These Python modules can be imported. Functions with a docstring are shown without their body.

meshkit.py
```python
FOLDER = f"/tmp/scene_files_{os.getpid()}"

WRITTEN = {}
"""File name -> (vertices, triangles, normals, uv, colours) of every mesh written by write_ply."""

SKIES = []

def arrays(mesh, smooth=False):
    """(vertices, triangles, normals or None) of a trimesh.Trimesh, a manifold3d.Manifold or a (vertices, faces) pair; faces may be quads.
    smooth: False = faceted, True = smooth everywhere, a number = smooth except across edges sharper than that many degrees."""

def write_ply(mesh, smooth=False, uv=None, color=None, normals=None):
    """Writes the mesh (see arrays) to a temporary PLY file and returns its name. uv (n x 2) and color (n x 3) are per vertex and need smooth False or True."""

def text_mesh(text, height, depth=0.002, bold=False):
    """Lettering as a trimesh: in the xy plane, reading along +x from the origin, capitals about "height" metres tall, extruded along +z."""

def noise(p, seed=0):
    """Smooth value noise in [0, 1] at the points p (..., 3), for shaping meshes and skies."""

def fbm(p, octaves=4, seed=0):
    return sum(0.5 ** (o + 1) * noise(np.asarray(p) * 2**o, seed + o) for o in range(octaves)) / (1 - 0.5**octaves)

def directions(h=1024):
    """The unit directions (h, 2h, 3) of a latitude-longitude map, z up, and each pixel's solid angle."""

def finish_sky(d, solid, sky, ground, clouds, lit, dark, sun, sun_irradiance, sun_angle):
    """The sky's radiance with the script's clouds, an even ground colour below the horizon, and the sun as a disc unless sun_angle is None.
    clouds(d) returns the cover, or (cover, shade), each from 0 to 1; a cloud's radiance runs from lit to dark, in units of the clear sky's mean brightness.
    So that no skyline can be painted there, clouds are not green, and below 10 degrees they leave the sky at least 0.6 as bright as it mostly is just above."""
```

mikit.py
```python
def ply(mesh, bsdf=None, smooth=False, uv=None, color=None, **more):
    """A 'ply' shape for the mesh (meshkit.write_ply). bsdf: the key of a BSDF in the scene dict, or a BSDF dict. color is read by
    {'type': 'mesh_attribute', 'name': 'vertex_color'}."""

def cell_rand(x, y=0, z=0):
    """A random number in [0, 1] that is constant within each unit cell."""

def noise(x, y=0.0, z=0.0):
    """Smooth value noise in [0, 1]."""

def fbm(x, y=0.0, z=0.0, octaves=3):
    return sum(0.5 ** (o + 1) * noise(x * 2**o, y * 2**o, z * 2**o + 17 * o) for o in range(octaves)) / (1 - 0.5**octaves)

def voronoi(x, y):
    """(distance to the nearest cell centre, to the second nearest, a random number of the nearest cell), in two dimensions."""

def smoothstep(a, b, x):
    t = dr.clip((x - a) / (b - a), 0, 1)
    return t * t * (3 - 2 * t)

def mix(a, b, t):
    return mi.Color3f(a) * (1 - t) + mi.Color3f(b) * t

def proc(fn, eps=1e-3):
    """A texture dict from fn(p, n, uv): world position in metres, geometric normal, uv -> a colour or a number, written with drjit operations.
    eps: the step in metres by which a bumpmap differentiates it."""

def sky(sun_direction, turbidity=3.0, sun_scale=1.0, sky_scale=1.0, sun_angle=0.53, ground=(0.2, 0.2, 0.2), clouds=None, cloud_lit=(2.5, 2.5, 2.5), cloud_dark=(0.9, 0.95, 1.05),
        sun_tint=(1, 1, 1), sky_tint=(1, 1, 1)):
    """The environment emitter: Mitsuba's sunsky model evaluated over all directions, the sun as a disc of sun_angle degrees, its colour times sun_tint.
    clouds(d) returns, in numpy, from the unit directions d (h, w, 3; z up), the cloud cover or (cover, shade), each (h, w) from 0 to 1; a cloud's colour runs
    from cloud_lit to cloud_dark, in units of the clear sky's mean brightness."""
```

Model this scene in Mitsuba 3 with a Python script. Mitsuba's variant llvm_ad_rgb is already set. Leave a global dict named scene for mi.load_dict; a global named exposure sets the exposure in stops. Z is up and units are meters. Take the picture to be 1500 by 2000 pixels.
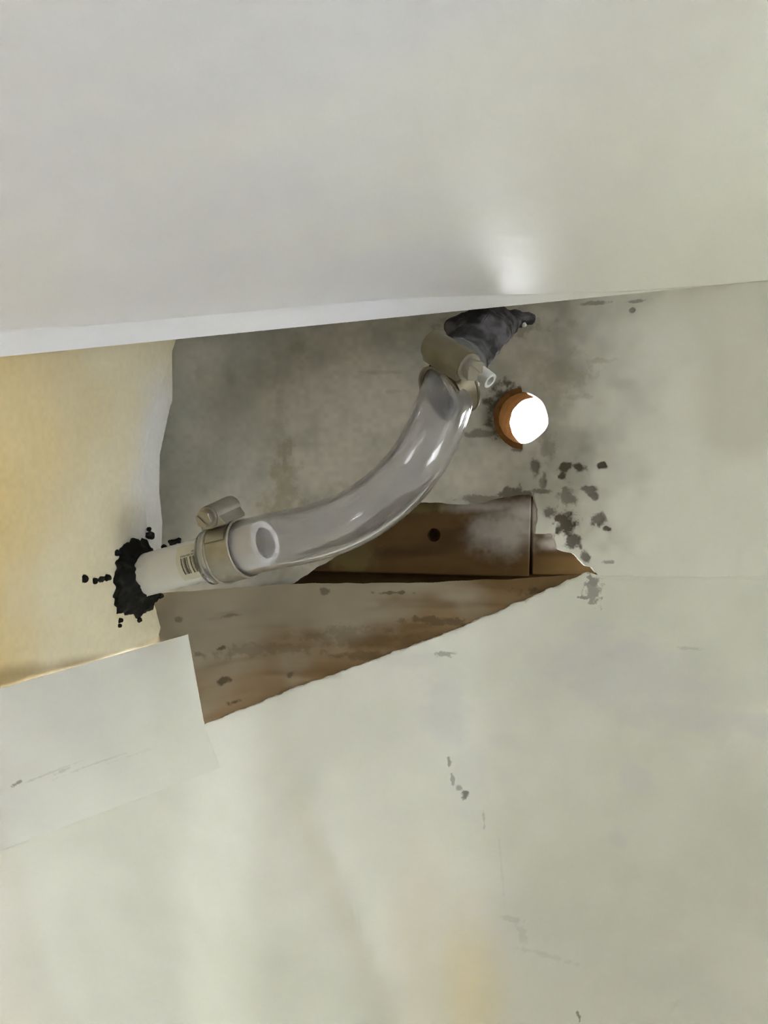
import math, random
import numpy as np, trimesh, manifold3d as m3
import drjit as dr, mitsuba as mi, mikit, meshkit
from mikit import proc, fbm, noise, smoothstep, mix, ply
from shapely.geometry import Polygon, box as sbox, Point
from shapely.ops import unary_union
from shapely.prepared import prep

rng = np.random.default_rng(7)
T = mi.ScalarTransform4f
scene, labels = {'type': 'scene'}, {}

# ------------------------------------------------------------------ camera, light, exposure
FOV = 50.0
F = 1000 / math.tan(math.radians(FOV / 2))          # focal length in pixels of the 1500 x 2000 frame
scene['camera'] = {'type': 'perspective', 'fov': FOV, 'fov_axis': 'y', 'near_clip': 0.01, 'far_clip': 100.0,
                   'to_world': T().look_at(origin=[0, 0, 0], target=[0, 1, 0], up=[0, 0, 1])}
scene['sky'] = {'type': 'constant', 'radiance': {'type': 'rgb', 'value': [0.95, 0.97, 1.0]}}   # white overcast all round
exposure = 3.84
LIGHT_OPENING = (-0.12, 0.17, -0.03, 0.15)                  # y0, y1, z0, z1 of an added light opening in the right-hand wall
LIGHT_OPENING_REAR = (-0.01, 0.07, -0.15, -0.07)             # x0, x1, z0, z1 of another added for light behind the camera

# ------------------------------------------------------------------ helpers
def at(u, v, y):
    return np.array([(u - 750) / F * y, y, (1000 - v) / F * y])

def unit(a):
    a = np.asarray(a, float); return a / np.linalg.norm(a)

def sstep(a, b, x):
    t = np.clip((np.asarray(x, float) - a) / (b - a), 0, 1); return t * t * (3 - 2 * t)

def rgb(*c):
    return {'type': 'rgb', 'value': list(c)}

def put(key, mesh, bsdf, smooth=30, label=None, cat=None, kind=None, group=None):
    scene[key] = ply(mesh, bsdf, smooth)
    tag(key, label, cat, kind, group)

def tag(key, label=None, cat=None, kind=None, group=None):
    d = {k: x for k, x in (('label', label), ('category', cat), ('kind', kind), ('group', group)) if x}
    if d: labels[key] = d

def ragged(pts, amp, seed, step=6.0, scale=0.03):
    """A polyline resampled every `step` with its points shifted by noise."""
    pts = np.asarray(pts, float); out = []
    for a, b in zip(pts[:-1], pts[1:]):
        n = max(1, int(np.linalg.norm(b - a) / step))
        out += [a + (b - a) * k / n for k in range(n)]
    out = np.array(out + [pts[-1]])
    q = np.c_[out * scale, np.zeros(len(out))]
    d = np.c_[meshkit.fbm(q, 4, seed) - .5, meshkit.fbm(q + 31.7, 4, seed + 9) - .5] * 2 * amp
    d[0] = d[-1] = 0
    return out + d

def tri_poly(g):
    v, f = trimesh.creation.triangulate_polygon(g, engine='earcut')
    return np.asarray(v), np.asarray(f)

def sheet(poly, fn, step, thick, away):
    """A sheet over the 2-D region poly: fn maps (n, 2) to points; `away` (n,3)->(n,3) gives the direction of the thickness. Closed."""
    x0, y0, x1, y1 = poly.bounds
    V, Fc, off = [], [], 0
    P = prep(poly)
    for i in range(int(math.floor(x0 / step)), int(math.ceil(x1 / step))):
        for j in range(int(math.floor(y0 / step)), int(math.ceil(y1 / step))):
            c = sbox(i * step, j * step, (i + 1) * step, (j + 1) * step)
            if P.contains(c):
                V += [(i * step, j * step), ((i + 1) * step, j * step), ((i + 1) * step, (j + 1) * step), (i * step, (j + 1) * step)]
                Fc += [(off, off + 1, off + 2), (off, off + 2, off + 3)]; off += 4
            elif P.intersects(c):
                g = poly.intersection(c)
                for h in getattr(g, 'geoms', [g]):
                    if h.geom_type != 'Polygon' or h.area < 1e-9 * step * step: continue
                    v, f = tri_poly(h)
                    V += [tuple(q) for q in v]; Fc += [tuple(q + off) for q in f]; off += len(v)
    V, Fc = np.array(V, float), np.array(Fc)
    key = np.round(V / (step * 1e-4)).astype(np.int64)
    _, first, inv = np.unique(key, axis=0, return_index=True, return_inverse=True)
    V, Fc = V[first], inv.reshape(-1)[Fc]
    ok = (Fc[:, 0] != Fc[:, 1]) & (Fc[:, 1] != Fc[:, 2]) & (Fc[:, 0] != Fc[:, 2]); Fc = Fc[ok]
    a, b, c = V[Fc[:, 0]], V[Fc[:, 1]], V[Fc[:, 2]]
    neg = (b[:, 0] - a[:, 0]) * (c[:, 1] - a[:, 1]) - (b[:, 1] - a[:, 1]) * (c[:, 0] - a[:, 0]) < 0
    Fc[neg] = Fc[neg][:, ::-1]
    W = fn(V)
    B = W + away(W) * thick
    e = np.vstack([Fc[:, [0, 1]], Fc[:, [1, 2]], Fc[:, [2, 0]]])
    es = {(int(p), int(q)) for p, q in e}
    be = np.array([(p, q) for p, q in es if (q, p) not in es])
    n = len(V)
    sides = np.vstack([np.c_[be[:, 1], be[:, 0], be[:, 0] + n], np.c_[be[:, 1], be[:, 0] + n, be[:, 1] + n]])
    faces = np.vstack([Fc, Fc[:, ::-1] + n, sides])
    m = trimesh.Trimesh(np.vstack([W, B]), faces, process=False)
    # front faces look opposite to the thickness
    fa = np.cross(W[Fc[:, 1]] - W[Fc[:, 0]], W[Fc[:, 2]] - W[Fc[:, 0]]).sum(0)
    if fa @ (B - W).sum(0) > 0: m.invert()
    return m

def frames(path):
    path = np.asarray(path, float)
    t = np.gradient(path, axis=0); t /= np.linalg.norm(t, axis=1, keepdims=True)
    n = np.cross(t[0], [0, 0, 1.0]); n = unit(n); N = [n]
    for k in range(1, len(path)):
        n = n - t[k] * (n @ t[k]); n = unit(n); N.append(n)
    N = np.array(N); return t, N, np.cross(t, N)

def tube(path, ro, ri=None, seg=48):
    """A closed tube: outer radius ro (number or per point), hollow with inner radius ri if given."""
    path = np.asarray(path, float); k = len(path)
    t, N, B = frames(path); a = np.linspace(0, 2 * np.pi, seg, endpoint=False)
    ring = lambda r: (path[:, None] + np.broadcast_to(np.asarray(r, float).reshape(-1, 1, 1), (k, 1, 1)) * (np.cos(a)[None, :, None] * N[:, None] + np.sin(a)[None, :, None] * B[:, None])).reshape(-1, 3)
    i, j = np.meshgrid(np.arange(k - 1), np.arange(seg), indexing='ij'); j2 = (j + 1) % seg
    q = np.stack([i * seg + j, i * seg + j2, (i + 1) * seg + j2, (i + 1) * seg + j], -1).reshape(-1, 4)
    f = np.vstack([q[:, [0, 1, 2]], q[:, [0, 2, 3]]])
    jj = np.arange(seg); j2 = (jj + 1) % seg; e = (k - 1) * seg
    if ri is None:
        v = np.vstack([ring(ro), path[:1], path[-1:]]); c = k * seg
        f = np.vstack([f, np.c_[j2, jj, np.full(seg, c)], np.c_[e + jj, e + j2, np.full(seg, c + 1)]])
    else:
        v = np.vstack([ring(ro), ring(ri)]); o = k * seg
        f = np.vstack([f, f[:, ::-1] + o, np.c_[j2, jj, o + jj], np.c_[j2, o + jj, o + j2], np.c_[e + jj, e + j2, e + o + j2], np.c_[e + jj, e + o + j2, e + o + jj]])
    m = trimesh.Trimesh(v, f, process=False)
    if m.volume < 0: m.invert()
    return m

def spline(pts, n):
    from scipy.interpolate import CubicSpline
    pts = np.asarray(pts, float); s = np.r_[0, np.cumsum(np.linalg.norm(np.diff(pts, axis=0), axis=1))]
    return CubicSpline(s, pts)(np.linspace(0, s[-1], n))

def frame_mat(o, x, y, z):
    M = np.eye(4); M[:3, 0], M[:3, 1], M[:3, 2], M[:3, 3] = x, y, z, o; return M

def rounded(ext, r, seg=8):
    h = np.asarray(ext) / 2 - r
    s = [m3.Manifold.sphere(r, seg * 2).translate((sx * h[0], sy * h[1], sz * h[2])) for sx in (-1, 1) for sy in (-1, 1) for sz in (-1, 1)]
    return m3.Manifold.batch_hull(s)

def tm(man):
    m = man.to_mesh(); return trimesh.Trimesh(np.array(m.vert_properties[:, :3]), np.array(m.tri_verts), process=False)

def lump(mesh, amp, freq, seed=0):
    v = np.array(mesh.vertices); n = mesh.vertex_normals
    d = (meshkit.fbm(v * freq, 3, seed) - .5) * 2 * amp
    return trimesh.Trimesh(v + n * d[:, None], mesh.faces, process=False)

# ------------------------------------------------------------------ the shape of the corner (depth of each surface)
def D_back(u, v):
    u = np.asarray(u, float); t = np.maximum(u - 930, 0) / 570
    return .570 - .025 * sstep(520, 330, u) - .072 * np.minimum(t, 3) ** 1.35 / (1 + .25 * t) - ramp(v) * sstep(1030, 1175, u)

def ramp(v):
    return np.log1p(np.exp(np.clip((np.asarray(v, float) - 1120) / 40, -30, 60))) * 40 * .000168

def D_low(u, v):
    u, v = np.asarray(u, float), np.asarray(v, float)
    w = u - .28 * (v - 1650)                            # the laminate turns a soft corner towards the left wall
    sp = lambda x, k: np.log1p(np.exp(np.clip(x / k, -40, 40))) * k
    bend = .000215 * (sp(430 - w, 20) - sp(35 - w, 14)) * sstep(1380, 1560, v) * (1 - .52 * sstep(1600, 2100, v)) + .00006 * sp(v - 1680, 40) * sstep(620, 380, w)
    rib = .0038 * np.exp(-((u - 625 - .40 * (v - 1600)) / 38) ** 2) + .0016 * np.exp(-((w - 290) / 40) ** 2)
    return D_back(u, v) - ramp(v) * (1 - sstep(1030, 1175, u)) - bend - rib * sstep(1430, 1600, v)

def D_plank(u, v):
    return D_low(u, v) + .0035

def wavy(p, amp, freq, seed):
    return (meshkit.fbm(np.c_[p[:, 0], p[:, 1], 0 * p[:, 0]] * freq, 3, seed) - .5) * 2 * amp

def on(fn):                                        # surface map from (u, v)
    return lambda q, fn=fn: np.stack([(q[:, 0] - 750) / F * (d := fn(q[:, 0], q[:, 1])), d, (1000 - q[:, 1]) / F * d], -1)

def surf_at(fn, u, v):
    return on(fn)(np.array([[u, v]], float))[0]

BACKWARD = lambda w: np.tile([0, 1.0, 0], (len(w), 1))

# ------------------------------------------------------------------ materials
def stain_terms(spots, fn):
    """(x, z, rx, rz, strength) in metres of stains given on a surface."""
    out = []
    for u, v, ru, rv, s in spots:
        p = surf_at(fn, u, v); k = p[1] / F
        out.append((float(p[0]), float(p[2]), ru * k, rv * k, s))
    return out

def stain(p, terms, soft=.35, rough=.55, freq=260.0):
    w = (fbm(p.x * freq, p.z * freq, p.y * freq, octaves=3) - .5) * 3 * rough + (fbm(p.x * freq * 4, p.z * freq * 4, p.y * freq * 4, octaves=2) - .5) * .8 * rough
    out = mi.Float(0)
    for x, z, rx, rz, s in terms:
        d = dr.sqrt(dr.square((p.x - x) / rx) + dr.square((p.z - z) / rz)) + w
        out = dr.maximum(out, s * (1 - smoothstep(1 - soft, 1 + soft, d)))
    return out

def bump(b, fn, eps=4e-4):
    return {'type': 'bumpmap', 'tex': proc(fn, eps), 'bsdf': b}

def two(b):
    return {'type': 'twosided', 'bsdf': b}

def white_ceiling(p, n, uv):
    a = fbm(p.x * 9, p.y * 22, p.z * 22, octaves=3)
    c = mix((.655, .66, .71), (.70, .70, .71), smoothstep(.3, .75, a))
    c = mix(c, (.69, .69, .63), smoothstep(-.02, .16, p.x + (a - .5) * .08))
    lip = smoothstep(.0, 1.0, 0.0)
    return mix(c, (.72, .725, .68), lip * .75)

def ceiling_bump(p, n, uv):
    return noise(p.x * 26, p.y * 150, p.z * 150) * .00026 + fbm(p.x * 120, p.y * 420, p.z * 420, octaves=2) * .00005

scene['m_ceiling'] = two(bump({'type': 'principled', 'base_color': proc(white_ceiling), 'roughness': .41, 'specular': 1.0}, ceiling_bump))

DARK = stain_terms([(1045, 915, 9, 17, .8), (1060, 938, 8, 18, .7), (1104, 913, 11, 9, 1), (1099, 930, 6, 9, 1), (1130, 914, 11, 8, 1), (1176, 909, 9, 6, 1), (1150, 955, 17, 7, .8),
                    (1160, 968, 8, 8, .8), (1108, 968, 16, 18, .65), (1056, 959, 16, 5, .7), (1105, 1022, 20, 20, 1), (1168, 1016, 12, 15, .8), (1183, 1032, 8, 5, .9), (1072, 1000, 13, 10, .7),
                    (1005, 968, 30, 15, .85), (950, 975, 55, 8, .6), (1120, 1058, 14, 13, .9), (1145, 1088, 10, 10, .8), (1010, 878, 9, 4, .7), (1190, 1098, 10, 4, .5),
                    (985, 800, 32, 44, .95), (940, 845, 30, 8, .6), (1070, 870, 14, 30, .35), (955, 640, 90, 22, .35), (1165, 592, 26, 4, .5), (1245, 588, 18, 3, .5), (1235, 606, 5, 4, .6)], D_back)
VEIN = stain_terms([(556, 905, 6, 34, .9), (566, 875, 4, 16, .8), (555, 955, 24, 60, .75), (545, 1000, 40, 32, .7), (545, 800, 9, 40, .35), (540, 740, 7, 14, .35), (580, 680, 12, 24, .55),
                    (388, 728, 8, 14, .4), (690, 950, 30, 8, .3), (750, 727, 34, 3, .5), (762, 765, 20, 3, .4), (800, 640, 20, 10, .4), (560, 1110, 20, 20, .5), (545, 1080, 12, 8, .7),
                    (1095, 735, 40, 34, .45), (1040, 705, 34, 30, .35), (1125, 775, 40, 6, .35), (1120, 635, 9, 12, .4), (1170, 705, 18, 4, .4), (700, 1075, 46, 14, .8), (640, 1085, 26, 16, .5)], D_back)
XR, XW = float(surf_at(D_back, 1030, 800)[0]), float(surf_at(D_back, 1330, 800)[0])

def grey_resin(p, n, uv):
    a = fbm(p.x * 55, p.z * 55, 3.0, octaves=3); b = noise(p.x * 400, p.z * 400, p.y * 400)
    c = mix((.285, .278, .232), (.385, .36, .30), smoothstep(.25, .75, a))
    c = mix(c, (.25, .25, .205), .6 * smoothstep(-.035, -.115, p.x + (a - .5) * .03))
    c = c * (.92 + .16 * b)
    # white paint lapped over the resin from the right and low down
    low = smoothstep(.010, -.020, p.z + (a - .5) * .05) * smoothstep(.055, .085, p.x + (a - .5) * .04)
    w = dr.maximum(smoothstep(XR, XW, p.x + (a - .5) * .045), low * .97)
    pw = fbm(p.x * 24, p.z * 24, 8.0, octaves=2)
    c = mix(c, mix((.69, .685, .60), (.78, .78, .71), smoothstep(.2, .6, pw)), w)
    c = mix(c, (.20, .165, .085), stain(p, VEIN, .6, .9) * .6)
    c = mix(c, (.055, .042, .022), stain(p, DARK, .35, .6, 330.0) * .95)
    return c

def resin_bump(p, n, uv):
    return fbm(p.x * 160, p.z * 160, p.y * 160, octaves=3) * .0008 + fbm(p.x * 30, p.z * 30, 4.0, octaves=2) * .0012 - stain(p, DARK, .35, .6, 330.0) * .0009

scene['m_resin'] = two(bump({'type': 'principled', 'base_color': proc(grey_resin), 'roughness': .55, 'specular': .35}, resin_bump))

LOWGREY = stain_terms([(870, 1380, 46, 70, .8), (1210, 1320, 130, 75, .8), (1330, 1395, 70, 26, .7), (1240, 1520, 24, 20, .6), (910, 1520, 36, 50, .45), (1205, 1640, 14, 12, .5), (1490, 1420, 40, 18, .6),
                       (985, 1445, 26, 14, .35), (1255, 1248, 26, 12, .4), (810, 1290, 60, 14, .5), (1040, 1820, 150, 60, .35), (1250, 1890, 150, 26, .3)], D_low)
LOWDARK = stain_terms([(908, 1553, 7, 5, 1), (877, 1490, 3, 10, .7), (884, 1520, 3, 10, .6), (895, 1540, 5, 4, .6), (868, 1277, 18, 4, .6), (945, 1600, 2, 14, .3), (1130, 1985, 3, 5, .9), (1160, 1150, 14, 26, .7),
                       (1158, 1135, 10, 12, .8), (1140, 1168, 8, 3, .8), (1165, 1164, 6, 3, .7), (1345, 1266, 16, 3, .2), (1000, 1795, 16, 3, .16), (1020, 1830, 7, 14, .14), (1075, 1868, 40, 3, .12), (980, 1700, 2, 40, .08)], D_low)
YEL = stain_terms([(915, 1930, 60, 95, .85), (830, 1880, 60, 140, .35)], D_low)

def white_lower(p, n, uv):
    a = fbm(p.x * 14, p.z * 14, p.y * 14, octaves=3); b = noise(p.x * 90, p.z * 90, p.y * 90)
    c = mix((.72, .73, .65), (.80, .80, .735), smoothstep(.3, .7, a)) * (.98 + .04 * b)
    c = mix(c, (.66, .665, .67), stain(p, LOWGREY, .5, .5, 70.0) * .7)
    c = mix(c, (.80, .66, .40), stain(p, YEL, .9, .2, 60.0) * .75)
    return mix(c, (.10, .09, .07), stain(p, LOWDARK, .45, .9, 500.0) * .8)

def lower_bump(p, n, uv):
    return fbm(p.x * 45, p.z * 45, p.y * 45, octaves=3) * .0009

scene['m_lower'] = two(bump({'type': 'principled', 'base_color': proc(white_lower), 'roughness': .32, 'specular': .7}, lower_bump))

def tan_glass(p, n, uv):
    a = fbm(p.y * 20, p.z * 20, 1.0, octaves=3); g = noise(p.y * 500, p.z * 500, p.x * 500)
    c = mix((.60, .52, .33), (.64, .58, .42), smoothstep(.3, .7, a + (p.y - .46) * 4))  # yellow laminate, with the daylight glowing through it put into the colour
    c = mix(c, (.62, .46, .20), smoothstep(.455, .40, p.y + (a - .5) * .05) * .8)
    rim = smoothstep(.495, .525, p.y + (p.z * -.12) + (a - .5) * .035)
    c = mix(c, (.62, .615, .60), rim * smoothstep(-.038, -.022, p.z + (a - .5) * .02) * smoothstep(.085, .045, p.z))
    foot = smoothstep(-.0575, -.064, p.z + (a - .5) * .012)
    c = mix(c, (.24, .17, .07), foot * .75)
    return c * (.96 + .08 * g)

def tan_bump(p, n, uv):
    return fbm(p.y * 150, p.z * 150, p.x * 150, octaves=3) * .0006

scene['m_tan'] = two(bump({'type': 'principled', 'base_color': proc(tan_glass), 'roughness': .5, 'specular': .4}, tan_bump))

def D_flange(u, v):                                # depth of the sloping flange, between the left wall's foot and the fold
    u, v = np.asarray(u, float), np.asarray(v, float)
    t = (v - 1345 + .288 * u) / (305 - .062 * u)
    return 1 / ((1 - t) * (1 / .42 + (1 / .545 - 1 / .42) * u / 350) + t / D_low(u, 1650 - .35 * u))
FL = stain_terms([(43, 1523, 5, 3, 1), (350, 1441, 5, 3, 1), (110, 1502, 26, 1.5, .3), (300, 1459, 40, 1.6, .4), (200, 1484, 34, 1.6, .35), (130, 1500, 6, 2.5, .5)], D_flange)
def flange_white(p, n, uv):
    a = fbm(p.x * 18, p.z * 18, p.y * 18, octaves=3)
    c = mix((.64, .645, .61), (.70, .70, .66), smoothstep(.3, .7, a))  # greyer paint, lowered in tone to stand in for shade on the strip
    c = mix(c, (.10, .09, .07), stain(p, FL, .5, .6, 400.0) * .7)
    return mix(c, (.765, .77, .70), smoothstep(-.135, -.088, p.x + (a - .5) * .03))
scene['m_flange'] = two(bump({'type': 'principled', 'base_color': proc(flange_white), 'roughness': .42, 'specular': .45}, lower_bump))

PL = stain_terms([(437, 1329, 8, 6, 1), (568, 1318, 6, 5, .8), (458, 1371, 10, 4, 1), (434, 1264, 9, 6, 1), (385, 1279, 6, 4, .6), (545, 1370, 3, 3, .5), (765, 1158, 26, 3, .9), (850, 1212, 50, 6, .75), (860, 1218, 40, 4, .7),
                  (635, 1156, 7, 6, .8), (348, 1208, 6, 6, .6), (455, 1201, 12, 3, .6), (1060, 1156, 34, 8, .9), (700, 1245, 90, 18, .35), (520, 1268, 90, 10, .4), (720, 1280, 50, 7, .6)], D_plank)
def plank_wood(p, n, uv):
    l = p.z - p.y * .10                     # grain runs across
    g = fbm(p.x * 14, l * 150, 2.0, octaves=3); d = fbm(p.x * 45, l * 60, 5.0, octaves=3)
    c = mix((.155, .095, .042), (.235, .16, .085), smoothstep(.3, .7, g))
    # dusty grey resin still lies on the inner part, worn off towards the cut edge
    e = p.z + .098 - (p.x + .084) * .345
    dust = smoothstep(.004, .030, e + (d - .5) * .040 + (g - .5) * .02)
    c = mix(c, mix((.215, .185, .125), (.31, .275, .20), d), dust * .9)
    return mix(c, (.075, .05, .022), stain(p, PL, .45, .9, 320.0) * .85)
def plank_bump(p, n, uv):
    l = p.z - p.y * .10
    return fbm(p.x * 18, l * 220, 2.0, octaves=3) * .0014 + fbm(p.x * 150, l * 150, 1.0, octaves=2) * .0006
scene['m_plank'] = two(bump({'type': 'principled', 'base_color': proc(plank_wood), 'roughness': .7, 'specular': .3}, plank_bump))

D_block = lambda u, v: .586 + 0 * np.asarray(u, float)
BW = stain_terms([(985, 1030, 55, 42, .8), (1020, 1000, 40, 20, .8), (950, 990, 60, 12, .8), (1085, 1010, 26, 34, .85), (1080, 1062, 22, 10, .7)], D_block)
BG = stain_terms([(800, 985, 90, 14, .8), (690, 1085, 46, 30, .6)], D_block)
def block_wood(p, n, uv):
    g = fbm(p.x * 20, p.z * 140, 6.0, octaves=3)
    c = mix((.048, .025, .007), (.075, .042, .012), smoothstep(.3, .7, g))
    c = mix(c, (.15, .125, .05), stain(p, BG, .5, .5) * .7)
    return mix(c, (.36, .33, .30), stain(p, BW, .9, .45, 120.0))
def block_bump(p, n, uv):
    return fbm(p.x * 30, p.z * 240, 6.0, octaves=3) * .0007
scene['m_block'] = two(bump({'type': 'principled', 'base_color': proc(block_wood), 'roughness': .75, 'specular': .2}, block_bump))

scene['m_room'] = two({'type': 'diffuse', 'reflectance': rgb(.55, .55, .54)})
scene['m_copper'] = two({'type': 'diffuse', 'reflectance': proc(lambda p, n, uv: mix((.055, .022, .007), (.13, .062, .020), fbm(p.x * 300, p.y * 900, p.z * 300)))})
scene['m_hose'] = {'type': 'principled', 'base_color': rgb(.955, .945, .96), 'roughness': .07, 'spec_trans': .93, 'eta': 1.42}
scene['m_pipe'] = two({'type': 'roughplastic', 'diffuse_reflectance': rgb(.72, .72, .70), 'alpha': .2})
scene['m_sticker'] = two({'type': 'roughplastic', 'diffuse_reflectance': rgb(.68, .66, .56), 'alpha': .3})
scene['m_ink'] = two({'type': 'diffuse', 'reflectance': rgb(.13, .12, .09)})
scene['m_inkpale'] = two({'type': 'diffuse', 'reflectance': rgb(.36, .33, .28)})
scene['m_seal'] = two({'type': 'principled', 'base_color': proc(lambda p, n, uv: mix((.004, .004, .003), (.022, .022, .017), smoothstep(.5, .8, fbm(p.x * 200, p.y * 200, p.z * 200)))), 'roughness': .55, 'specular': .15})
scene['m_boot'] = two(bump({'type': 'principled', 'base_color': proc(lambda p, n, uv: mix((.014, .014, .014), (.085, .08, .09), smoothstep(.35, .75, fbm(p.x * 150, p.y * 150, p.z * 150)))), 'roughness': .6, 'specular': .35}, lambda p, n, uv: fbm(p.x * 400, p.y * 400, p.z * 400, octaves=2) * .0008))
def steel(p, n, uv):
    return mix((.26, .235, .18), (.46, .44, .38), fbm(p.x * 160, p.y * 160, p.z * 160))
scene['m_steel'] = two({'type': 'principled', 'base_color': proc(steel), 'metallic': .75, 'roughness': .36})
scene['m_steeldull'] = two({'type': 'principled', 'base_color': proc(lambda p, n, uv: mix((.11, .092, .05), (.25, .225, .16), fbm(p.x * 120, p.y * 120, p.z * 120))), 'metallic': .6, 'roughness': .42})
scene['m_bright'] = two({'type': 'principled', 'base_color': rgb(.36, .34, .29), 'metallic': .8, 'roughness': .3})
scene['m_slot'] = two({'type': 'diffuse', 'reflectance': rgb(.02, .015, .01)})
scene['m_nylon'] = two({'type': 'roughplastic', 'diffuse_reflectance': rgb(.62, .63, .60), 'alpha': .2})

# ------------------------------------------------------------------ structure: the back wall of grey resin with the hole and the broken opening
HOLE_UV, HOLE_R = (1022, 816), 49
opening = np.vstack([ragged([(566, 1142), (640, 1098), (700, 1058), (760, 1000), (800, 982), (905, 984), (1036, 966)], 7, 3),
                     ragged([(1036, 966), (1046, 1000), (1044, 1046), (1078, 1044), (1092, 1072), (1120, 1078), (1156, 1108)], 9, 5)[1:], [(1168, 1122), (1160, 1160), (566, 1160)]])
opening = Polygon(opening).buffer(0)
hole = Polygon([(HOLE_UV[0] + HOLE_R * math.cos(a) * (1 + .03 * math.sin(5 * a)), HOLE_UV[1] + HOLE_R * math.sin(a) * (1 + .03 * math.cos(4 * a))) for a in np.linspace(0, 2 * np.pi, 49)[:-1]])
back = Polygon([(-330, 420), (3600, 420), (3600, 1128), (1164, 1128), (1164, 1160), (-330, 1160)]).difference(opening).difference(hole)
back = max(getattr(back, 'geoms', [back]), key=lambda g: g.area)
def back_map(q):
    w = on(D_back)(q); w[:, 1] += wavy(q, .0012, .006, 11) * sstep(1128, 1090, q[:, 1]); return w
put('wall_back', sheet(back, back_map, 16, .006, BACKWARD), 'm_resin', 40, 'back wall of rough grey resin fading to white paint, with a lit round hole', None, 'structure')

# sleeve that lines the bored hole, running back and to the right
h0 = at(HOLE_UV[0], HOLE_UV[1], float(D_back(*HOLE_UV)) - .0012)
sl = tube([h0 + np.array([0, .0015 + s, 0]) for s in np.linspace(0, .012, 8)], .0160, .0131, 48)
sl.vertices[:, 0] += (sl.vertices[:, 1] - h0[1]) * .58; sl.vertices[:, 2] += (sl.vertices[:, 1] - h0[1]) * -.10
put('wall_back__hole_sleeve', lump(sl, .0005, 300, 4), 'm_copper', 40, 'copper brown ragged lining of the lit hole')

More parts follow.
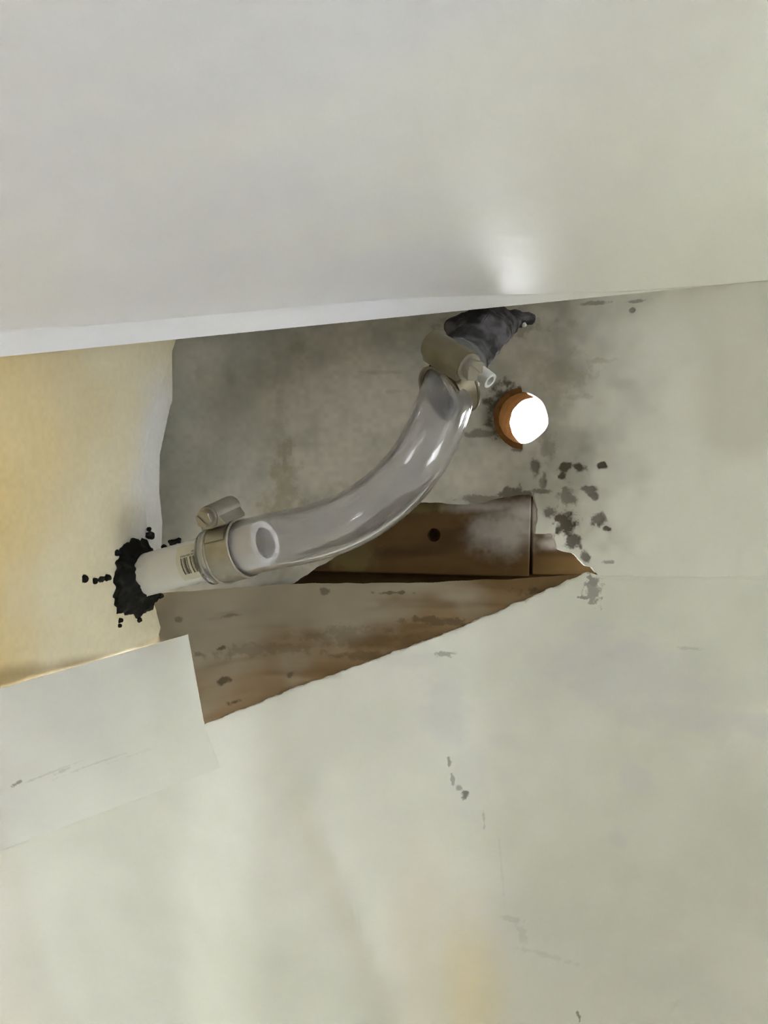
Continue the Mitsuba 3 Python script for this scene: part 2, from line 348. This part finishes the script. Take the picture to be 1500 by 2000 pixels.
# ------------------------------------------------------------------ structure: left wall (yellowish glass fibre), a plate
WA = at(0, 1000, .42); WB = at(350, 1000, .545)
ws = unit(WB - WA); wn = unit([ws[1], -ws[0], 0]); wn = wn if wn[0] > 0 else -wn
def wall_uv(u, v):                                  # where the ray of a pixel meets the left wall's plane, as (along, up)
    d = at(u, v, 1.0); t = (WA @ wn) / (d @ wn); p = d * t - WA
    return (p @ ws, p[2])
def wall_pt(s, z, off=0.0):
    return WA + ws * s + np.array([0, 0, z]) + wn * off
edge = ragged([(392, 610), (380, 662), (362, 718), (336, 800), (317, 888), (316, 960), (322, 1020), (318, 1100), (330, 1180), (362, 1240)], 3, 21)
front = [wall_uv(u, v) for u, v in edge]
foot = [wall_uv(u, v) for u, v in ((362, 1258), (150, 1330), (-60, 1395))]
zt = .20
poly = Polygon([(-1.42, zt), (front[0][0], zt)] + front + foot + [(-.085, -.082), (-.100, -.27), (-1.42, -.27)]).buffer(0)
def left_map(q):
    off = (meshkit.fbm(np.c_[q * 22, 0 * q[:, 0]], 3, 2) - .5) * .002 * sstep(-.2, -.05, q[:, 0])
    s_edge = np.interp(-q[:, 1], [-z for _, z in front], [s for s, _ in front])
    off -= .010 * np.clip(1 - (s_edge - q[:, 0]) / .022, 0, 1) ** 2 * (q[:, 0] > -.2)      # the free edge rolls away
    return WA + ws * q[:, :1] + np.c_[0 * q[:, :2], q[:, 1]] + wn * off[:, None]
put('wall_left', sheet(poly, left_map, .008, .004, lambda w: np.tile(-wn, (len(w), 1))), 'm_tan', 50, 'yellow tan glass fibre side wall that the plastic pipe comes through', None, 'structure')

def filler_piece(a, b):  # added filler, stops light leaking past the free edge of the wall
    pts = []
    for u, v in (a, b):
        for du in (-5, -46):
            y = wall_pt(*wall_uv(u + du, v))[1] + .0065
            pts += [at(u + du, v, y), at(u + du, v, .585)]
    return m3.Manifold.hull_points(np.array(pts))
ep = [(392, 610), (380, 662), (362, 718), (336, 800), (317, 888), (316, 960), (322, 1020), (318, 1140)]
filler = filler_piece(ep[0], ep[1])
for a, b in zip(ep[1:-1], ep[2:]): filler = filler + filler_piece(a, b)
put('wall_left__edge_light_block', tm(filler), 'm_tan', False, 'added tan filler that blocks light behind the free edge of the side wall')

# ------------------------------------------------------------------ structure: the ceiling with its turned-down lip
_us = np.linspace(-4000, 3000, 701)
_yl = np.where(_us < 900, .405 + .000105 * _us, .4995 + .0025 * sstep(900, 1100, _us))
_yl = np.convolve(np.pad(np.maximum(_yl, .10), 15, 'edge'), np.ones(31) / 31, 'valid')
_xl = (_us - 750) / F * _yl                          # the lip in plan: x -> u and depth
def ceil_rows(X):
    u = np.interp(X, _xl, _us); YL = np.interp(X, _xl, _yl)
    vb = 697 - .1 * u; h = np.interp(u, [-500, 0, 760, 980, 1180, 1400], [56, 52, 42, 27, 12, 5])
    zb = (1000 - vb) / F * YL
    yi = YL - .006; zi = (1000 - (vb - h)) / F * yi
    rows = [(YL + .16, zb + .06), (YL + .03, zb + .015), (YL + .002, zb + .0015), (YL, zb)]
    for t in (.08, .3, .6, .85): rows.append((YL - .006 * t, zb + (zi - zb) * t))
    k = .16
    for d in (0, .0012, .003, .006, .012, .02, .03, .045, .06, .08, .1, .13, .16, .2, .26, .35, .5, .8, 1.1, 1.45): rows.append((yi - d, zi + k * d - .0009 * math.exp(-d / .006)))
    return rows
Xs = np.r_[np.linspace(-.95, -.3, 10), np.linspace(-.28, .28, 113), np.linspace(.3, .8, 8)]
G = np.array([[(x, *r) for r in ceil_rows(x)] for x in Xs])
nx, ny = G.shape[:2]
und = (meshkit.fbm(G.reshape(-1, 3) * 14, 2, 5).reshape(nx, ny) - .5) * .0015
G[:, 8:, 2] += und[:, 8:]
top = G + np.array([0, .0, .008]); top[:, :9, 2] = np.maximum(top[:, :9, 2], top[:, 9:10, 2])
gi, gj = np.meshgrid(np.arange(nx - 1), np.arange(ny - 1), indexing='ij')
qd = np.stack([gi * ny + gj, (gi + 1) * ny + gj, (gi + 1) * ny + gj + 1, gi * ny + gj + 1], -1).reshape(-1, 4)
fq = np.vstack([qd[:, :3], qd[:, [0, 2, 3]]])
cm = trimesh.Trimesh(np.vstack([G.reshape(-1, 3), top.reshape(-1, 3)]), np.vstack([fq, fq[:, ::-1] + nx * ny]), process=False)
if cm.face_normals[:len(fq)][:, 2].mean() > 0: cm.invert()
put('ceiling', cm, 'm_ceiling', 25, 'glossy white painted underside overhead with a rounded lip', None, 'structure')

# ------------------------------------------------------------------ structure: lower white laminate, its cut edge over the plank
low_edge = ragged([(396, 1417), (560, 1350), (720, 1293), (850, 1246), (985, 1190), (1060, 1156), (1152, 1118)], 6, 31, 5, .05)
low = Polygon([(-800, 2040), (0, 1648), (330, 1533), (385, 1480), (385, 1418)] + [tuple(p) for p in low_edge] + [(1170, 1124), (3600, 1124), (3600, 2700), (-800, 2700)]).buffer(0)
def low_map(q):
    w = on(D_low)(q); w[:, 1] += wavy(q, .0010, .005, 17) * sstep(1128, 1180, q[:, 1]) * sstep(1640, 1700, q[:, 1] + (q[:, 0] > 420) * 900); return w
put('wall_front', sheet(low, low_map, 16, .0028, BACKWARD), 'm_lower', 40, 'lower wall of uneven white laminate below the wooden plank', None, 'structure')

# sloping white flange between the left wall and the lower laminate
SA, SB = np.array([-330, 1440.]), np.array([365, 1240.]); SC, SD = np.array([-330, 1786.]), np.array([430, 1500.])
def fl_map(q):
    s, t = q[:, :1], q[:, 1:]
    px = (SA + (SB - SA) * s) * (1 - t) + (SC + (SD - SC) * s) * t
    px[:, 0] -= 12 * np.where(t[:, 0] < .67, t[:, 0] / .67, (1 - t[:, 0]) / .33) * np.maximum(q[:, 0], 0) ** 2
    ta = SA + (SB - SA) * s; tb = SC + (SD - SC) * s
    da = np.array([wall_pt(*wall_uv(*p))[1] for p in ta]) - .002; db = D_low(tb[:, 0], tb[:, 1]) - .0004
    da = np.minimum(da, D_low(ta[:, 0], ta[:, 1]) - .002)
    e = t[:, 0]; d = 1 / ((1 - e) / da + e / db)
    d = d + .0010 * np.exp(-((e - .78) / .05) ** 2) * 0
    d -= .0012 * np.maximum(0, 1 - np.abs(e - .62) / .3) + .0009 * sstep(.60, .64, e) * sstep(1.0, .9, e)
    return np.stack([(px[:, 0] - 750) / F * d, d, (1000 - px[:, 1]) / F * d], -1)
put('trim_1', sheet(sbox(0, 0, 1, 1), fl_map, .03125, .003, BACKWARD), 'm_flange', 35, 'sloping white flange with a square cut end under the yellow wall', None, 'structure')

# the rest of the compartment, behind and beside the camera
def slab(x0, x1, y0, y1, z0, z1):
    return trimesh.creation.box(bounds=[[x0, y0, z0], [x1, y1, z1]])
XR_WALL = .66
put('floor', slab(-.75, XR_WALL + .02, -.92, .45, -.27, -.25), 'm_room', False, 'white floor of the compartment under the camera', None, 'structure')
hy0, hy1, hz0, hz1 = LIGHT_OPENING
rw = trimesh.creation.extrude_polygon(sbox(-.92, -.27, .70, .46).difference(sbox(hy0, hz0, hy1, hz1)), .02, engine='earcut')
rw.apply_transform(np.array([[0, 0, 1, XR_WALL], [1, 0, 0, 0], [0, 1, 0, 0], [0, 0, 0, 1.]]))
put('wall_right', rw, 'm_room', False, 'white side wall right of the camera with an added opening that lets in light', None, 'structure')
rx0, rx1, rz0, rz1 = LIGHT_OPENING_REAR
rm = trimesh.creation.extrude_polygon(sbox(-.75, -.27, XR_WALL + .02, .56).difference(sbox(rx0, rz0, rx1, rz1)), .02, engine='earcut')
rm.apply_transform(np.array([[1, 0, 0, 0], [0, 0, -1, -.90], [0, 1, 0, 0], [0, 0, 0, 1.]]))
put('wall_rear', rm, 'm_room', False, 'white wall behind the camera with an added opening that lets in light', None, 'structure')

# ------------------------------------------------------------------ wood behind the cut-out
pl = Polygon([(286, 1166), (420, 1150), (566, 1140), (640, 1139), (800, 1138), (1000, 1131), (1175, 1116), (1175, 1150), (1000, 1225), (600, 1380), (380, 1470), (330, 1300)])
pl = Polygon(np.vstack([ragged([(286, 1162), (420, 1150), (566, 1140), (640, 1139), (800, 1138), (1000, 1131), (1175, 1117)], 3, 41), [(1175, 1150), (1000, 1225), (600, 1380), (380, 1470), (330, 1300)]])).buffer(0)
def plank_map(q):
    w = on(D_plank)(q); w[:, 1] += wavy(q * [.25, 1], .0016, .03, 23); return w
put('wooden_plank', sheet(pl, plank_map, 12, .012, lambda w: np.tile(unit([0, .6, -.8]), (len(w), 1))), 'm_plank', 40,
    'weathered brown plank with a slanting white laminate edge across it, below the hose', 'plank')

def block(u0, u1, v0, v1, y, deep, hole_px=None, tilt=0):
    a, b = at(u0, v1, y), at(u1, v0, y)
    m = rounded((b[0] - a[0], deep, b[2] - a[2]), .0012, 4).translate(((a[0] + b[0]) / 2, y + deep / 2, (a[2] + b[2]) / 2))
    if hole_px:
        c = at(hole_px[0], hole_px[1], y)
        cyl = m3.Manifold.cylinder(.010, .0018, .0040, 28).rotate((90, 0, 0)).translate((c[0], y + .0085, c[2]))
        m = m - cyl
    return tm(m)
wb = block(540, 1034, 950, 1128, .586, .017, (845, 1050))
wb.apply_transform(trimesh.transformations.rotation_matrix(math.radians(1.6), [0, 1, 0], at(1034, 1128, .586)))
put('wooden_block', wb, 'm_block', 30, 'dark brown wood block with a screw hole, set in the opening behind the clear hose', 'wood block')
put('wooden_block_001', block(1038, 1240, 958, 1124, .592, .012), 'm_block', 30, 'short dark wood block smeared with white, right of the block with the screw hole', 'wood block')
def shell_box(m):  # added box, keeps outside light from leaking in around the blocks
    return m3.Manifold.hull_points(np.array([at(u, v, .60) * [1, 0, 1] + [0, y, 0] for u, sy in ((530 - m, .579), (1250 + m, .563)) for v in (962 - m, 1150 + m) for y in (sy, .606 + m * .0004)]))
bk = tm(shell_box(9) - shell_box(0).translate((0, -.004, 0)))
put('trim_2', bk, 'm_block', False, 'added box that keeps outside light out behind the wood blocks', None, 'structure')

# ------------------------------------------------------------------ pipe, hose, clamps
s0, z0 = wall_uv(268, 1127)
PIPE0 = wall_pt(s0, z0)
DP = .4735
pA, pB = at(405, 1090, .484), at(520, 1060, DP)
pdir = unit(pB - PIPE0)
PR = .0098
pipe_end = PIPE0 + pdir * ((pB - PIPE0) @ pdir)
put('plastic_pipe', tube([PIPE0 - pdir * .03 + pdir * s for s in np.linspace(0, np.linalg.norm(pipe_end - PIPE0) + .03, 12)], PR, .0068, 48), 'm_pipe', 30,
    'white plastic pipe stub with a barcode sticker, coming out of black sealant', 'pipe')

hose_px = [(398, 1094, .4845), (450, 1078, .479), (520, 1057, .4735), (600, 1044, .470), (690, 1011, .469), (750, 971, .4695), (806, 914, .4715), (842, 854, .476), (865, 798, .482), (880, 752, .488), (905, 698, .497)]
hp = [at(*q) for q in hose_px]
# start straight on the pipe's own line
hp[0] = PIPE0 + pdir * ((hp[0] - PIPE0) @ pdir); hp[1] = PIPE0 + pdir * ((hp[1] - PIPE0) @ pdir); hp[2] = pipe_end
HP = spline(hp, 110)
put('clear_hose', tube(HP, .0122, .0100, 64), 'm_hose', True, 'clear bent plastic hose between the white pipe and the black fitting overhead', 'hose')

def arc_patch(o, A, N, r, a0, a1, l0, l1, thick=.00025, seg=20):
    """A thin curved patch lying on a cylinder of radius r about the axis A: angles a0..a1 from N, lengths l0..l1 from o."""
    Y = np.cross(A, N); a = np.linspace(a0, a1, seg)
    P = lambda rr, l: o + A * l + rr * (np.cos(a)[:, None] * N + np.sin(a)[:, None] * Y)
    v = np.vstack([P(r, l0), P(r, l1), P(r + thick, l0), P(r + thick, l1)]); n = seg
    f = []
    for i in range(n - 1):
        for b0, b1, fl in ((2, 3, 0), (0, 1, 1), (0, 2, 0), (1, 3, 1)):
            q = [b0 * n + i, b0 * n + i + 1, b1 * n + i + 1, b1 * n + i]; q = q[::-1] if fl else q
            f += [[q[0], q[1], q[2]], [q[0], q[2], q[3]]]
    for i in (0, n - 1):
        f += [[i, n + i, 3 * n + i], [i, 3 * n + i, 2 * n + i]]
    m = trimesh.Trimesh(v, f, process=False); m.fix_normals(); return m

camN = unit(-PIPE0 - pdir * (-PIPE0 @ pdir))                     # the side of the pipe towards the open compartment
along = lambda u, v: (at(u, v, .48) - PIPE0) @ pdir
L0, L1 = along(326, 1100), along(396, 1090)
put('plastic_pipe__sticker', arc_patch(PIPE0, pdir, camN, PR, -.95, .80, L0, L1), 'm_sticker', True, 'cream barcode sticker')
k = 0
for i, (f0, w, pale) in enumerate([(.20, .05, 0), (.28, .03, 1), (.33, .09, 0), (.45, .03, 0), (.58, .05, 0), (.66, .03, 1), (.71, .07, 0), (.82, .04, 1), (.88, .06, 0)]):
    l = L0 + (L1 - L0) * f0
    put('plastic_pipe__sticker__bar' + (f'_{k:03d}' if k else ''), arc_patch(PIPE0, pdir, camN, PR + .0002, -.28, .46, l, l + (L1 - L0) * w, .0002, 8), 'm_inkpale' if pale else 'm_ink', True); k += 1
k = 0
for f0, w, a in [(.20, .22, -.36), (.45, .16, -.36), (.64, .26, -.36), (.66, .24, -.50)]:
    l = L0 + (L1 - L0) * f0
    put('plastic_pipe__sticker__print_line' + (f'_{k:03d}' if k else ''), arc_patch(PIPE0, pdir, camN, PR + .0002, a - .05, a + .04, l, l + (L1 - L0) * w, .0002, 5), 'm_inkpale', True); k += 1

def clamp(key, C, A, N, w, hl, hr, label, head_len, dull=False, lift=.0):
    A = unit(A); N = unit(N - A * (N @ A)); Y = np.cross(A, N)
    M = frame_mat(C, N, Y, A); r = .01225
    st = 'm_steeldull' if dull else 'm_steel'
    def add(part, man, b, smooth=30, lab=None):
        m = man if isinstance(man, trimesh.Trimesh) else tm(man)
        m = m.copy(); m.apply_transform(M); put(key + '__' + part, m, b, smooth, lab)
    ring = m3.Manifold.cylinder(w, r + .0008, r + .0008, 72, True) - m3.Manifold.cylinder(w * 2, r, r, 72, True)
    rolled = [m3.Manifold(m3.Mesh(np.asarray(t.vertices, np.float32), np.asarray(t.faces, np.uint32))) for t in (trimesh.creation.torus(r + .0008, .0007, 64, 10).apply_translation([0, 0, s * w / 2]) for s in (-1, 1))]
    add('band', ring + rolled[0] + rolled[1], st)
    for i, a in enumerate(np.radians([-78, -64, -50, -36, -24])):           # worm slots beside the housing
        sl = rounded((.0007, .0011, w * .62), .0003, 3).rotate((0, 0, math.degrees(a))).translate(((r + .0009) * math.cos(a), (r + .0009) * math.sin(a), 0))
        add('worm_slot' + (f'_{i:03d}' if i else ''), sl, 'm_slot')
    # the band's loose end, a tongue lying over the band
    tp = arc_patch(np.zeros(3), np.array([0, 0, 1.]), np.array([1., 0, 0]), r + .0011, .05, .95, -w * .40, w * .40, .0007, 14)
    add('band_tongue', tp, st)
    cx = r + hr * .98 + lift
    barrel = m3.Manifold.cylinder(hl, hr, hr, 40, True).rotate((90, 0, 0)).translate((cx, 0, 0))
    saddle = rounded((.0016, hl * .92, w * 1.02), .0007, 4).translate((r + .0016, 0, 0))
    core = m3.Manifold.batch_hull([rounded((hr * .9, hl * .96, hr * 1.9), .0008, 4).translate((cx - hr * .4, 0, 0)), saddle])
    house = barrel + core - m3.Manifold.cylinder(hl * 2, hr * .80, hr * .80, 32, True).rotate((90, 0, 0)).translate((cx, 0, 0))
    add('screw_housing', house, st)
    scr = m3.Manifold.cylinder(hl * .96, hr * .66, hr * .66, 28, True).rotate((90, 0, 0)).translate((cx, 0, 0))
    for j in range(9):
        y = -hl * .42 + hl * .84 * j / 8
        scr = scr + m3.Manifold.cylinder(hl * .05, hr * .76, hr * .76, 24, True).rotate((90, 0, 0)).translate((cx, y, 0))
    add('screw', scr, 'm_steeldull')
    yh = hl / 2
    head = m3.Manifold.cylinder(.0016, hr * .92, hr * .92, 36, True).rotate((90, 0, 0)).translate((cx, yh + .0006, 0))
    hexh = m3.Manifold.cylinder(head_len, hr * .78, hr * .70, 6, True).rotate((90, 0, 0)).translate((cx, yh + .0012 + head_len / 2, 0))
    head = head + hexh - m3.Manifold.cube((hr * 3, .0016, hr * .30), True).rotate((0, 35, 0)).translate((cx, yh + .0012 + head_len, 0))
    add('screw_head', head, 'm_bright', 30, 'bright slotted hex screw head')
    return M, cx, yh

i1 = 3
cA = PIPE0 + pdir * along(452, 1080)
clamp('hose_clamp', cA, pdir, np.array([.05, -.30, .95]) , .0128, .0185, .0050, 'x', .0030, lift=.0012)
tag('hose_clamp', 'steel hose clamp around the hose end on the white pipe, its screw on top', 'hose clamp', group='steel hose clamps')
iu = 96
cB, tB = HP[iu], unit(HP[108] - HP[100])
clamp('hose_clamp_001', cB, tB + np.array([.50, 0, -.22]), np.array([-.62, -.78, .05]), .0112, .0225, .0066, 'x', .0036, dull=True)
tag('hose_clamp_001', 'larger dull steel hose clamp at the upper hose end under the black fitting', 'hose clamp', group='steel hose clamps')

# ------------------------------------------------------------------ black fitting overhead and black sealant on the left wall
e0 = HP[-1]; tip = at(972, 604, .540)
S = lambda p, r: m3.Manifold.sphere(r, 24).translate(tuple(float(x) for x in p))
ax = unit(tip - e0)
boot = m3.Manifold.batch_hull([S(e0 - ax * .004, .0096), S(e0 + ax * .003, .0112)]) + m3.Manifold.batch_hull([S(e0 + ax * .004, .0112), S(at(940, 642, .514), .0105), S(at(950, 652, .512), .0100)])
boot = boot + m3.Manifold.batch_hull([S(at(938, 644, .514), .0100), S(at(890, 642, .518), .0055), S(at(972, 614, .540), .0050), S(at(998, 628, .546), .0050), S(at(950, 654, .512), .0095)])
bm = tm(boot.refine_to_length(.0011)); trimesh.smoothing.filter_taubin(bm, iterations=12)
put('hose_fitting', lump(bm, .0013, 190, 3), 'm_boot', True, 'black rubbery fitting that holds the upper hose end below the white lip', 'hose fitting')
wing = m3.Manifold.batch_hull([S(at(990, 620, .545), .0040), S(at(1034, 622, .549), .0030)]) + m3.Manifold.batch_hull([S(at(1010, 622, .547), .0032), S(at(1014, 634, .549), .0016)])
wm = tm(wing.refine_to_length(.0008))
put('hose_fitting__smear', lump(wm, .0013, 420, 8), 'm_boot', True, 'ragged black smear beside the fitting')
for i, (u, v, r) in enumerate([(1006, 634, .0013), (1024, 634, .0012), (950, 735, .0)]):
    if r: put('hose_fitting__putty_crumb' + (f'_{i:03d}' if i else ''), lump(trimesh.creation.icosphere(2, r).apply_translation(at(u, v, .5435)), r * .4, 900, i), 'm_nylon', True, 'white putty crumb')
# small pale plastic collar whose end shows right of the upper clamp's screw
cl = [at(937, 728, .486), at(958, 744, .483)]
put('plastic_tag', tube(np.linspace(cl[0], cl[1], 6), .0036, .0022, 28), 'm_nylon', 30, 'small pale plastic sleeve on the upper clamp screw', 'plastic sleeve')

def blob_disc(seed, n=120, rings=14):
    rs = np.random.default_rng(seed); th = np.linspace(0, 2 * np.pi, n, endpoint=False)
    c = np.stack([np.cos(th), np.sin(th), 0 * th], -1)
    R = 1 + (meshkit.fbm(c * 1.5 + 3, 4, seed) - .5) * .55 + (meshkit.fbm(c * 6 + 9, 2, seed) - .5) * .35
    V = []
    for j in range(rings + 1):
        t = j / rings
        for a, r in zip(th, R):
            x, z = math.cos(a) * t * r * .0175, math.sin(a) * t * r * .0182
            lumpy = meshkit.fbm(np.array([[x, z, 0]]) * 240, 3, seed)[0]
            h = (.0062 * (1 - t ** 2.2) + .0012) * (.55 + .9 * lumpy) if j < rings else -.003
            V.append(wall_pt(s0 - .001 + x, z0 - .0005 + z, h))
    V = np.array(V); f = []
    for j in range(rings):
        for i in range(n):
            a, b, c2, d = j * n + i, j * n + (i + 1) % n, (j + 1) * n + (i + 1) % n, (j + 1) * n + i
            f += [[a, d, c2], [a, c2, b]]
    f += [[rings * n, rings * n + i + 1, rings * n + i] for i in range(1, n - 1)]
    m = trimesh.Trimesh(V, f, process=False); m.merge_vertices(); m.fix_normals(); return m
put('black_sealant', blob_disc(5), 'm_seal', 40, 'ragged ring of black sealant around the white pipe on the yellow wall', 'sealant')
for i, (u, v, r) in enumerate([(164, 1130, .0016), (184, 1134, .0014), (196, 1132, .0016), (208, 1128, .0018), (336, 1060, .0018), (346, 1056, .0016), (320, 1068, .0012), (292, 1046, .0020), (290, 1034, .0012),
                               (233, 1212, .0014), (232, 1222, .0010), (270, 1212, .0015), (300, 1168, .0022), (312, 1164, .0015), (228, 1080, .0014)]):
    s, z = wall_uv(u, v)
    if s > front[4][0] - .004: s = front[4][0] - .004
    ic = trimesh.creation.icosphere(2, r); ic.vertices *= [1.2, .8, .9]
    put('black_sealant__crumb' + (f'_{i:03d}' if i else ''), lump(ic.apply_translation(wall_pt(s, z, .0002)), r * .5, 700, i), 'm_seal', True)
